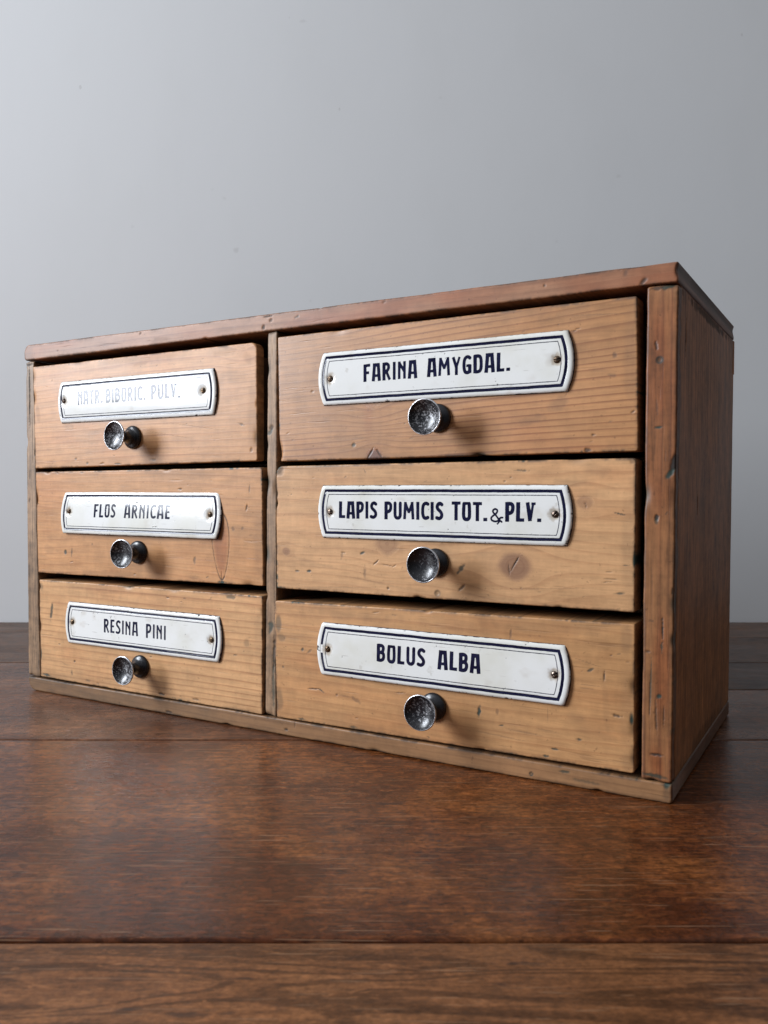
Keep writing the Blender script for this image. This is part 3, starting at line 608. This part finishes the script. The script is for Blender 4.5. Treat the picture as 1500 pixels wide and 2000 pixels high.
drawers = [
 # name, corners TL TR BR BL, y, words, ...
 dict(c=[(9.0, 247.0), (223.6, 247.6), (223.6, 172.4), (10.6, 170.0)], y=-.6, rc=(1, 5, 1.5, 1), gr=dict(sp=4.3, amp=3.5, cath=None, lean=-.01, knots=[(212, 250, 7, .2)]), seed=101, T=7,
      label='upper left drawer with the glaring name plate', pl=(41.5, 188.6, 202.9, 233.6, 3.0), sc=[(45.6, 219.4), (180.4, 219.3)], words=[('NATR.', 60.7, 86.5, 215.6, 9.9), ('BIBORIC.', 89.7, 128.6, 215.6, 9.9), ('PULV.', 133.7, 160.5, 215.6, 9.9)], k=(114.2, 190.6), tilt=0,
      marks=[(55.8, 176.6, 2, 1, 20, 'g', .5), (67.9, 173.2, 1.5, 1, 10, 'g', .6), (82.6, 172.6, 2.5, .8, 5, 'd', .6), (210.6, 196.2, 2.6, .9, -15, 'g', .55), (219.2, 179.4, 1.3, 1.7, 30, 'd', .6), (98.8, 172.4, 4, .7, 0, 'g', .7), (30.6, 235.3, 1.0, .8, 0, 's', .6), (14.2, 212.2, 2.5, 8, 10, 's', .4), (133.2, 174.7, 3, 1, 0, 'g', .4), (47.5, 200.3, 6, 2.5, 0, 'g', .18), (216, 238, 7, 3, -50, 's', .3), (195, 243, 12, 2.5, 0, 's', .3), (172, 196, 26, .3, -8, 's', .6), (150, 191, 22, .3, -9, 's', .6)]),
 dict(c=[(10.4, 167.4), (227.2, 168.4), (227.8, 92.8), (12.0, 90.6)], y=-.3, rc=(1, 2.2, 1, 1), gr=dict(sp=5.0, amp=5, lean=.02, knots=[]), seed=102,
      label='middle left drawer with a teardrop split in the wood', pl=(43.2, 191.4, 121.6, 152.9, 3.2), sc=[(49.4, 138.0), (185.2, 137.7)], words=[('FLOS', 76.0, 97.9, 134.1, 9.6), ('ARNICAE', 106.5, 150.2, 134.1, 9.6)], k=(118.4, 110.3), tilt=.098,
      marks=[(43.1, 107.6, 1.8, 1.8, 0, 'g', .8), (49.9, 108.0, 3.6, .8, 85, 'g', .55), (49.8, 100.6, 2.4, .3, 10, 'd', .8), (71.7, 114.5, 1, .8, 0, 's', .8), (170.1, 106.5, 3, 1.3, 85, 'g', .5), (193.5, 93.4, 3.2, 1.4, 0, 'g', 1), (192.9, 117, 24, 7.6, -88, 'ring', .95), (193.4, 97.5, 4, .3, 90, 'd', .8), (203.5, 128.6, 1.7, 1.7, 0, 's', 1), (210.9, 129.3, 1.2, 1.2, 0, 's', 1), (214.6, 142.8, 3, .7, 80, 'd', .75), (216.9, 154.5, 4, .6, 85, 'g', .5), (157.5, 154.5, 2.2, .7, 0, 'd', .7), (12.9, 143, 1, .5, 0, 'd', .8), (114.4, 94.6, 1.2, .5, 0, 'd', .6), (35.3, 166.4, 1, .7, 0, 'd', .9), (157.7, 92.0, 3, .6, 0, 'g', .7), (218, 125, 1.4, .5, 10, 's', .6), (62, 166.6, 3, .7, 0, 'g', .5), (205, 160, 18, 3, 8, 's', .2)]),
 dict(c=[(13.0, 85.4), (227.0, 86.4), (226.4, 10.2), (13.6, 11.2)], y=-.2, rc=(1, 1, 1, 1), gr=dict(sp=4.7, amp=1.6, lean=0, knots=[]), seed=103, T=28,
      label='lower left drawer with fine even horizontal grain', pl=(46.4, 191.6, 40.4, 71.0, 3.0), sc=[(51.6, 56.3), (185.9, 54.9)], words=[('RESINA', 85.1, 119.2, 51.6, 9.7), ('PINI', 126.7, 145.7, 51.3, 9.7)], k=(119.4, 30.0), tilt=.02,
      marks=[(26.6, 61.8, 7.5, 1.5, 80, 'g', .75), (51.4, 26.6, 1.1, 1.1, 0, 'd', .8), (48.4, 17.7, 1.6, 2.4, 0, 'g', .5), (138.9, 12.9, 3.2, 1, -5, 'd', .9), (170.5, 13.0, 4, .9, 0, 'd', .6), (200.2, 84.0, 5, 1.4, 0, 'g', .6), (145.4, 80.2, 1.8, .5, -5, 'd', .8), (160.8, 80.6, 1.6, .5, 0, 's', .9), (214, 54.7, 3.0, 3.5, 0, 'g', .28), (204.4, 46.5, 2, .4, 5, 'g', .9), (35.1, 38.0, 1.3, .5, 0, 'd', .7), (20, 13.2, 6, 1.2, -6, 'g', .9), (14.4, 28.9, 1, 5, 0, 'g', .7), (65.5, 13.9, 3, 1.2, 0, 'g', .5), (129.1, 37.7, 1.2, .5, 0, 'd', .8), (40, 24, 6, .3, -20, 's', .7), (15, 80, 3, 3, 0, 'g', .4), (76, 13, 2, 1, 0, 'd', .5)]),
 dict(c=[(240.0, 249.2), (460.8, 250.2), (461.9, 173.6), (241.2, 171.8)], y=-.6, rc=(1, 1.2, 1.5, 1.2), gr=dict(sp=4.1, amp=3.2, lean=-.045, knots=[(309, 208, 6.5, .12), (310, 173.5, 5.0, 1.0)]), seed=104,
      label='upper right drawer with bold curving grain', pl=(274.9, 426.0, 204.8, 236.6, 3.6), sc=[(280.4, 220.6), (420.6, 221.6)], words=[('FARINA', 303.9, 339.3, 217.4, 10.0), ('AMYGDAL.', 345.6, 395.0, 217.5, 10.1)], k=(351.3, 194.3), tilt=0,
      marks=[(295.7, 180.7, 1.5, 1.2, 40, 'g', .75), (266.9, 180.7, .7, .7, 0, 's', .9), (266, 214, 1.3, .8, 0, 'd', .5), (425, 246, 12, 2, 12, 's', .25), (429, 235.8, 1.8, .35, 5, 'd', .8), (431, 236.8, 1.4, .35, 0, 'd', .8), (450, 222, 1.4, 1.6, 0, 's', 1), (448.5, 212.0, 2.6, 1.2, 0, 's', .7), (459, 193.1, 1.4, .6, 20, 'd', .7), (421, 199.5, 7, 4, 25, 's', .42), (405, 191, 9, 3, 10, 's', .25), (439.2, 182.3, 1.4, .6, 0, 'd', .7), (436.9, 174.6, 2.2, 1.4, 0, 'd', .9), (410, 193, 3, 1.5, 0, 's', .4), (442.9, 215.3, 6, 2, 0, 's', .25), (259, 173, 4, .8, 0, 's', .5), (375, 205, 45, 25, 0, 'r', .12), (286, 192, 10, 3, 0, 's', .18), (440, 243, 18, .35, -3, 's', .6), (306, 200, 4, 22, 0, 'r', .35), (310, 175, 5, 5, 0, 'r', .9), (307.4, 175.6, 4.6, .55, 58, 'd', .95), (313.4, 175.2, 4.4, .5, -52, 'd', .9), (309, 190, 9, 14, 0, 's', .12)]),
 dict(c=[(238.3, 168.9), (460.9, 170.2), (460.6, 93.1), (238.3, 92.2)], y=-.4, rc=(4.5, 2, 1, 1), gr=dict(sp=6.5, amp=7, lean=.012, cath=None, knots=[(397.5, 113.4, 9, .78), (318.4, 122.9, 7.5, .5), (435.1, 147.9, 4.2, .45), (246, 115.8, 3.0, .6)]), seed=105,
      label='middle right drawer with round knots', pl=(274.0, 426.0, 125.0, 157.0, 3.2), sc=[(280.0, 140.8), (420.0, 141.6)], words=[('LAPIS', 286.6, 312.9, 137.4, 9.8), ('PUMICIS', 318.0, 355.6, 137.4, 9.9), ('TOT.', 360.9, 382.1, 137.4, 10.2), ('&', 383.6, 391.2, 136.9, 8.2), ('PLV.', 392.6, 412.6, 137.5, 10.2)], k=(350.1, 113.2), tilt=0,
      marks=[(287.2, 115.2, 3.2, 1.0, 80, 's', .8), (288, 116.5, 1.8, .5, 0, 'd', .6), (301.6, 116.8, 1.8, .9, 25, 'g', .85), (311, 111.6, 2.4, .5, 40, 'd', .9), (318.5, 110.3, 3.8, .35, -8, 'd', .7), (323, 110, 2.4, .35, 30, 'd', .6), (303.3, 105.2, 4.2, 1, 88, 's', .8), (254.5, 103.9, 1.6, .8, 0, 'g', .8), (263.5, 104.3, 2.2, 1.0, 0, 'g', .9), (365.8, 110.7, 4.2, 1.4, 55, 'g', .8), (366.4, 100.3, 3, .9, 45, 'd', .7), (319, 97, 1.1, 1, 0, 'd', .8), (351.1, 95.9, 1.6, 1.1, 0, 'n', .6), (303.4, 165.2, 2, .45, 120, 's', .9), (289.7, 161.8, 1.2, .5, 30, 's', .9), (240, 167, 5, 4, 40, 'd', .7),
             (397.5, 115, 5.6, .45, 60, 'd', .95), (394, 111.5, 3.2, .35, 95, 'd', .7), (435.6, 146.6, 1.8, .3, 100, 'd', .7), (400.5, 164.6, 4.8, .6, -2, 'g', .6), (453.3, 142.2, 3.5, .4, -12, 'g', .9), (447.9, 112.8, 2, .35, 0, 'd', .6), (448.5, 109.2, 4, .3, 0, 'd', .6), (447, 107.6, 3.4, .3, 3, 'd', .5), (456.2, 116.6, 2.5, .3, 0, 'g', .7), (453.1, 102.2, 2.8, .8, 5, 'g', .7), (460.3, 119, 1, 6, 0, 'g', 1), (459.6, 169, 2.2, 1.8, 0, 'd', .5), (275, 168.4, 26, .6, 0, 'g', .4), (264, 110, 22, 1.0, -10, 's', .25), (310, 100, 22, .7, -8, 's', .3), (410, 102, 30, .35, 4, 's', .5), (285, 95.5, 30, .35, 3, 's', .5), (342, 93.0, 3, .8, 0, 'd', .6), (397, 150, 50, 12, 0, 'y', .12)]),
 dict(c=[(236.5, 84.2), (461.0, 87.2), (461.2, 11.8), (238.0, 10.3)], y=-.2, rc=(2, 1, 1.5, 1), gr=dict(sp=5.5, amp=3.5, lean=-.01, knots=[]), seed=106, T=32,
      label='lower right drawer with scratched yellowish wood', pl=(273.0, 425.2, 41.6, 73.6, 3.4), sc=[(277.8, 57.5), (420.0, 57.6)], words=[('BOLUS', 312.6, 344.3, 53.8, 10.3), ('ALBA', 352.3, 378.3, 53.7, 10.4)], k=(348.7, 31.2), tilt=.03, damage=True,
      marks=[(258.1, 55.3, 1.2, 1.4, 0, 'g', .8), (263, 54.5, 3, .8, 40, 'g', .4), (266.5, 31.6, 4.8, .55, 4, 'd', .8), (271.5, 31.5, 3.2, .5, -28, 'g', .8), (243, 43.0, 1, .8, 0, 'g', .5), (241.8, 60.7, 4, 3, 0, 'g', .35), (239.4, 70, 2.2, 6, 0, 'g', .5), (283.2, 30, 1.1, 1, 0, 'd', .6), (297, 28.5, 4.6, 1.3, -25, 's', .9), (289, 30, 5, .5, -5, 's', .6), (327.5, 36.5, 3.6, .5, 4, 'd', .6), (376.8, 32.5, 3.4, 1.2, 85, 'g', .95), (387.4, 33.9, 1.0, 2, 0, 's', .8), (311, 82.2, 3, .5, 10, 'd', .5), (323, 81.5, 2.2, .5, 0, 's', .8), (257, 11.5, 3, 1, 0, 'g', .7), (295, 12.0, 3, 1, 0, 'g', .6), (389.9, 26.3, 1.8, .5, 5, 'g', .7), (394.9, 77.0, 3.2, .8, 85, 's', 1), (438.6, 61.8, 2.2, .7, 30, 'g', .7), (445.8, 59.2, 3.4, .6, 88, 'd', .8), (437.6, 53.9, 7, .35, 0, 's', .7), (436, 51.9, 5, .3, 2, 's', .7), (437, 65.5, 9, .25, -14, 's', .7), (452.6, 39.9, 2.6, .9, -5, 'd', .85), (459.6, 38.8, 1.4, 3.6, 0, 'g', 1), (432.9, 25.0, 1.8, .9, 0, 'g', .8), (419.8, 18.0, 2, .7, 5, 'g', .8), (415.2, 13.6, 1.7, .8, 0, 'g', .8), (402, 24.5, 12, .5, -3, 's', .7), (388, 20.5, 18, .35, -3, 's', .7), (416, 27.2, 7, .35, -3, 's', .6), (416, 36, .3, 5, 0, 's', .6), (457, 80, 3.5, 8, 0, 's', .45), (458, 17, 4, 7, 0, 's', .4), (447, 40, 1.6, 22, 5, 's', .18), (355, 79, 22, 5, 0, 's', .15), (250, 62, 14, 3.5, 0, 'y', .4), (405, 24, 60, 16, 0, 'y', .15), (440, 16, 10, .4, 0, 's', .6), (240, 22, 3, 8, 0, 'g', .3), (290, 80, 40, 3.5, 0, 's', .25)]),
]
for i, d in enumerate(drawers):
    rng = random.Random(500 + i); extra = []
    x0, x1 = d['c'][3][0], d['c'][1][0]; z0, z1 = d['c'][3][1], d['c'][0][1]
    for k in range(26):     # faint random dents
        extra.append((rng.uniform(x0 + 3, x1 - 3), rng.uniform(z0 + 3, z1 - 3), rng.uniform(.3, 1.6), rng.uniform(.2, .5), rng.uniform(-25, 25), rng.choice('ssdg'), rng.uniform(.2, .65)))
    for k in range(7):      # old smudges
        extra.append((rng.uniform(x0, x1), rng.uniform(z0, z1), rng.uniform(5, 16), rng.uniform(1.5, 5), rng.uniform(-12, 12), rng.choice('sssy'), rng.uniform(.12, .35)))
    kx, kz = d['k']
    extra += [(kx + 1, kz - 1, 13, 11, 0, 's', .30), (kx - 4, kz - 6, 20, 9, rng.uniform(-20, 20), 's', .18), (kx + 30, kz - 4, 24, 8, 0, 's', .12), (rng.uniform(x0 + 20, x1 - 20), z0 + 2, 40, 4, 0, 's', .3), (rng.uniform(x0 + 20, x1 - 20), z1 - 2, 40, 4, 0, 's', .28), (x1 - 3, rng.uniform(z0 + 20, z1 - 20), 5, 26, 0, 's', .3)]
    b = board(d['c'], d.get('T', 13), front_map(d['y']), d['gr'], marks=list(d['marks']) + extra, res=.45, r=.7, rc=d['rc'], wob=.10, seed=d['seed'], edge_dirt=.8, chips=5, red=(.30, 0.05), green_edge=.5)
    dr = link('drawer', joinm('drawer', [b]), W_DRAWER[i], root, label=d['label'])
    # the drawer box behind its front board
    xa, xb = x0 + 3, x1 - 5; za, zb = z0 + 3, z1 - 7; y1 = D - 22
    V, F = boxmesh([(xa, xa + 6, 12.5, y1, za, zb), (xb - 6, xb, 12.5, y1, za, zb), (xa + 6, xb - 6, y1 - 6, y1, za, zb), (xa + 6, xb - 6, 12.5, y1 - 6, za, za + 4)])
    solid('drawer_box', V, F, W_INNER, dr)
    px0, px1, pz0, pz1, bl = d['pl']
    make_plate(dr, d['y'], px0, px1, pz0, pz1, bl, d['sc'], d['words'], d['seed'] + 7, d['tilt'], d.get('damage', False), (.92, .90, .88, .98, 1.05, 1.02)[i])
    kx, kz = d['k']
    kb = link('knob', KNOB, None, dr, (kx * MM, (d['y'] - .1) * MM, kz * MM))
    kb.rotation_euler = (rng.uniform(-.05, .05), rng.uniform(0, 6.28), rng.uniform(-.05, .05))

# ------------------------------------------------------------------ the table: planks parallel to the wall
tab = bpy.data.objects.new('wooden_table', None); COL.objects.link(tab)
tab.location = (CAMP.x, CAMP.y, 0); tab.rotation_euler = (0, 0, -YAW)       # local x = along the planks, y = away from the camera
tab['label'] = 'dark brown worn plank table under the drawer cabinet'; tab['category'] = 'table'
def table_mat(name, seed, c0, c1, c2, gloss=.3, wavy=.0):
    m = NT(name)
    L = (seed * 1.3, seed * .7, seed)
    def rotn(rot, scale, off=(0, 0, 0), detail=3, rough=.6, dist=0.0):
        c_ = m.n('ShaderNodeTexCoord'); mp = m.n('ShaderNodeMapping'); m.t.links.new(c_.outputs['Object'], mp.inputs[0])
        mp.inputs['Rotation'].default_value = (0, 0, math.radians(rot)); mp.inputs['Scale'].default_value = scale; mp.inputs['Location'].default_value = tuple(a + b for a, b in zip(off, L))
        return m.noise(mp.outputs[0], 1, detail, rough, dist)
    big = m.noise(m.coords((7, 13, 5), L), 1, 3, .55, .8)
    blot = m.noise(m.coords((13, 17, 9), (L[0] + 7, L[1], L[2])), 1, 4, .6, .6)
    mid = m.noise(m.coords((130, 300, 60), L), 1, 5, .75, .5)
    fine = m.noise(m.coords((420, 620, 300), L), 1, 3, .7)
    mott = m.noise(m.coords((150, 110, 200), L), 1, 6, .82)
    grainl = m.noise(m.coords((26, 420, 60), (L[0], L[1] + 3, L[2])), 1, 3, .6, .3)
    cath = m.noise(m.coords((4.5, 34, 12), (L[0] + 4, L[1], L[2])), 1, 2, .4, .9)
    band = m.ramp(m.math('SINE', m.math('MULTIPLY', cath, 60.0)), .1, 1.0)
    col = m.mix(m.ramp(big, .36, .64), c0, c1)
    col = m.mix(m.ramp(blot, .46, .72, 0, .85), col, c2)
    col = m.mix(m.math('MULTIPLY', m.ramp(band, 0, 1), .12 + wavy), col, tuple(.35 * q for q in c0))
    k_ = .45 if name.endswith('near') else .92
    v = m.math('MULTIPLY', m.ramp(mid, .38, .62, 1 - .38 * k_, 1 + .38 * k_), m.ramp(mott, .40, .60, 1 - .24 * k_, 1 + .24 * k_)); v = m.math('MULTIPLY', v, m.ramp(fine, .36, .64, .8, 1.2)); v = m.math('MULTIPLY', v, m.ramp(grainl, .35, .65, .82, 1.16))
    sc = m.n('ShaderNodeVectorMath', operation='SCALE'); m.t.links.new(col, sc.inputs[0]); m.t.links.new(v, sc.inputs['Scale']); col = sc.outputs[0]
    col = m.mix(m.ramp(mid, .60, .70, 0, .6 * k_), col, tuple(.25 * q for q in c0))
    # silky ray flecks that run across the grain in patches
    patch = m.ramp(m.noise(m.coords((5, 8, 4), (L[0], L[1] + 9, 0)), 1, 2, .5), .40, .60)
    if name.endswith('front'):      # the figured area of this plank, just in front of the cabinet
        c_ = m.n('ShaderNodeTexCoord'); mp = m.n('ShaderNodeMapping'); m.t.links.new(c_.outputs['Object'], mp.inputs[0]); mp.inputs['Location'].default_value = (-.03 / .16, -.455 / .075, 0); mp.inputs['Scale'].default_value = (1 / .16, 1 / .075, 0)
        ln = m.n('ShaderNodeVectorMath', operation='LENGTH'); m.t.links.new(mp.outputs[0], ln.inputs[0])
        patch = m.math('MAXIMUM', m.math('MULTIPLY', patch, .6), m.ramp(m.math('ADD', ln.outputs['Value'], m.math('MULTIPLY', m.math('SUBTRACT', blot, .5), 1.5)), 1.3, .3, 0, 1.5))
    ray = rotn(-24, (90, 300, 200), detail=5, rough=.75, dist=.8)
    col = m.mix(m.math('MULTIPLY', m.ramp(ray, .54, .70), m.math('MULTIPLY', patch, .62)), col, tuple(1.75 * q for q in c2))
    col = m.mix(m.math('MULTIPLY', m.ramp(ray, .44, .32), m.math('MULTIPLY', patch, .5)), col, tuple(.4 * q for q in c0))
    # pale scratches, scuffs and pits
    for (rot, sc_, off, th, k) in ((20, (22, 1100, 60), (2, 3, 1), .70, .6), (-38, (28, 1000, 60), (7, 1, 4), .72, .5), (74, (24, 1000, 60), (1, 8, 2), .72, .55), (5, (40, 700, 60), (3, 2, 6), .72, .5)):
        s_ = m.ramp(rotn(rot, sc_, off, 1, .4, .15), th, th + .03)
        col = m.mix(m.math('MULTIPLY', s_, k), col, (.26, .15, .085))
    pit = m.ramp(m.noise(m.coords((90, 190, 100), L), 1, 3, .6), .71, .76)
    col = m.mix(m.math('MULTIPLY', pit, .22), col, (.26, .14, .07))
    dkp = m.ramp(m.noise(m.coords((40, 110, 100), (L[0] + 3, L[1], 5)), 1, 3, .6), .64, .74)
    col = m.mix(m.math('MULTIPLY', dkp, .65), col, (.012, .009, .010))
    wear = m.noise(m.coords((8, 15, 8), (L[0], 2, 3)), 1, 5, .65, .5)
    rg = m.math('ADD', gloss, m.math('MULTIPLY', m.math('SUBTRACT', wear, .5), .42))
    rg = m.math('ADD', rg, m.math('MULTIPLY', m.math('SUBTRACT', mid, .5), .2))
    nr = m.bump(fine, .3, .0003); nr = m.bump(mid, .35, .0006, nr); nr = m.bump(big, .4, .003, nr)
    return m.out(col, rg, nr, **{'Specular IOR Level': .23})
TA = ((.064, .017, .005), (.118, .035, .0095), (.195, .066, .018))
M_T = [table_mat('table_plank_%s' % n, s, *c, gloss=g, wavy=w) for n, s, c, g, w in (
    ('near', 3.0, ((.12, .046, .017), (.165, .066, .025), (.22, .092, .036)), .40, .5),
    ('front', 8.0, TA, .22, .05), ('middle', 13.0, ((.065, .022, .009), (.125, .046, .018), (.18, .075, .034)), .28, .05),
    ('back', 19.0, ((.032, .014, .008), (.064, .027, .013), (.10, .045, .021)), .38, .1), ('rear', 24.0, ((.052, .022, .012), (.095, .043, .021), (.14, .068, .034)), .36, .05))]
def plank(x0, x1, y0, y1, mat, seed, dz=0.0):
    nx = 260; xs = np.linspace(x0, x1, nx); g = .0005 if y0 < .5 else .00022
    ey = [0, .0003, .0008, .0018]; 
    ys = np.concatenate([[y0 + g + q for q in ey], np.linspace(y0 + .006, y1 - .006, 14), [y1 - g - q for q in ey[::-1]]])
    X, Y = np.meshgrid(xs, ys, indexing='ij'); d = np.minimum(Y - y0 - g, y1 - g - Y)
    r = .0014; Zt = dz - (r - np.sqrt(np.maximum(r * r - (r - np.minimum(d, r)) ** 2, 0)))
    Zt = Zt + .00025 * fbm(X * 6, Y * 14, seed, 3) - .0005 * sstep(.5, .9, fbm(X * 60, Y * 0 + (Y > (y0 + y1) / 2), seed + 4, 3)) * np.exp(-d / .0008)
    Y = Y + .0005 * fbm(X * 14, Y * 0 + (Y > (y0 + y1) / 2) * 7, seed + 2, 3) * np.exp(-d / .002)
    V = np.stack([X, Y, Zt], -1).reshape(-1, 3); n_ = len(ys); idx = np.arange(nx * n_).reshape(nx, n_)
    Q = np.stack([idx[:-1, :-1], idx[1:, :-1], idx[1:, 1:], idx[:-1, 1:]], -1).reshape(-1, 4)
    loop = np.concatenate([idx[:, 0], idx[-1, 1:], idx[-2::-1, -1], idx[0, -2:0:-1]])
    vb = V[loop].copy(); vb[:, 2] = -.028; new = np.arange(len(V), len(V) + len(loop))
    side = np.stack([loop, np.roll(loop, -1), np.roll(new, -1), new], -1)[:, ::-1]
    me = mesh_np('plank', np.concatenate([V, vb]), [Q, side]); return link('plank', me, mat, tab)
ZT = -.0006
plank(-1.6, 1.5, .03, .2881, M_T[0], 1, ZT)
plank(-1.6, 1.5, .2881, .5217, M_T[1], 2, ZT)
plank(-1.6, .048, .5217, .753, M_T[2], 3, ZT)
plank(.05, 1.5, .5217, .6522, M_T[2], 4, ZT)
plank(.05, 1.5, .6522, .753, M_T[3], 5, ZT)
plank(-1.6, .048, .753, .9826, M_T[4], 6, ZT)
plank(.05, 1.5, .753, .8789, M_T[3], 7, ZT)
plank(.05, 1.5, .8789, .9826, M_T[4], 8, ZT)
V, F = boxmesh([(-1598, 1498, 40, 978, -62, -28.5)]); solid('table_frame', V, F, M_T[3], tab)

# ------------------------------------------------------------------ the wall behind
m = NT('wall_paint')
n1 = m.noise(m.coords((1.6, 1.6, 1.2)), 1, 3, .5); n2 = m.noise(m.coords((260, 260, 120)), 1, 3, .6); n3 = m.noise(m.coords((14, 14, 9)), 1, 3, .5)
c = m.mix(m.ramp(n1, .35, .65), (.775, .782, .79), (.80, .806, .808))
c = m.mix(m.ramp(n3, .45, .7, 0, .12), c, (.72, .72, .71))
sp = m.ramp(m.noise(m.coords((34, 34, 34), (2, 2, 7)), 1, 2, .4), .755, .80)
c = m.mix(m.math('MULTIPLY', sp, .2), c, (.33, .31, .29))
sp2 = m.ramp(m.noise(m.coords((70, 70, 50), (9, 2, 7)), 1, 2, .4), .78, .80)
c = m.mix(m.math('MULTIPLY', sp2, .2), c, (.25, .22, .20))
M_WALL = m.out(c, .75, m.bump(n2, .07, .0006, m.bump(n3, .10, .002)), **{'Specular IOR Level': .3})
V, F = boxmesh([(-1900, 1900, 984, 1104, -800, 2600)])
wl = solid('wall', V, F, M_WALL, None)
wl.location = (CAMP.x, CAMP.y, 0); wl.rotation_euler = (0, 0, -YAW)
wl['label'] = 'plain pale blue grey painted wall behind the table'; wl['category'] = 'wall'; wl['kind'] = 'structure'
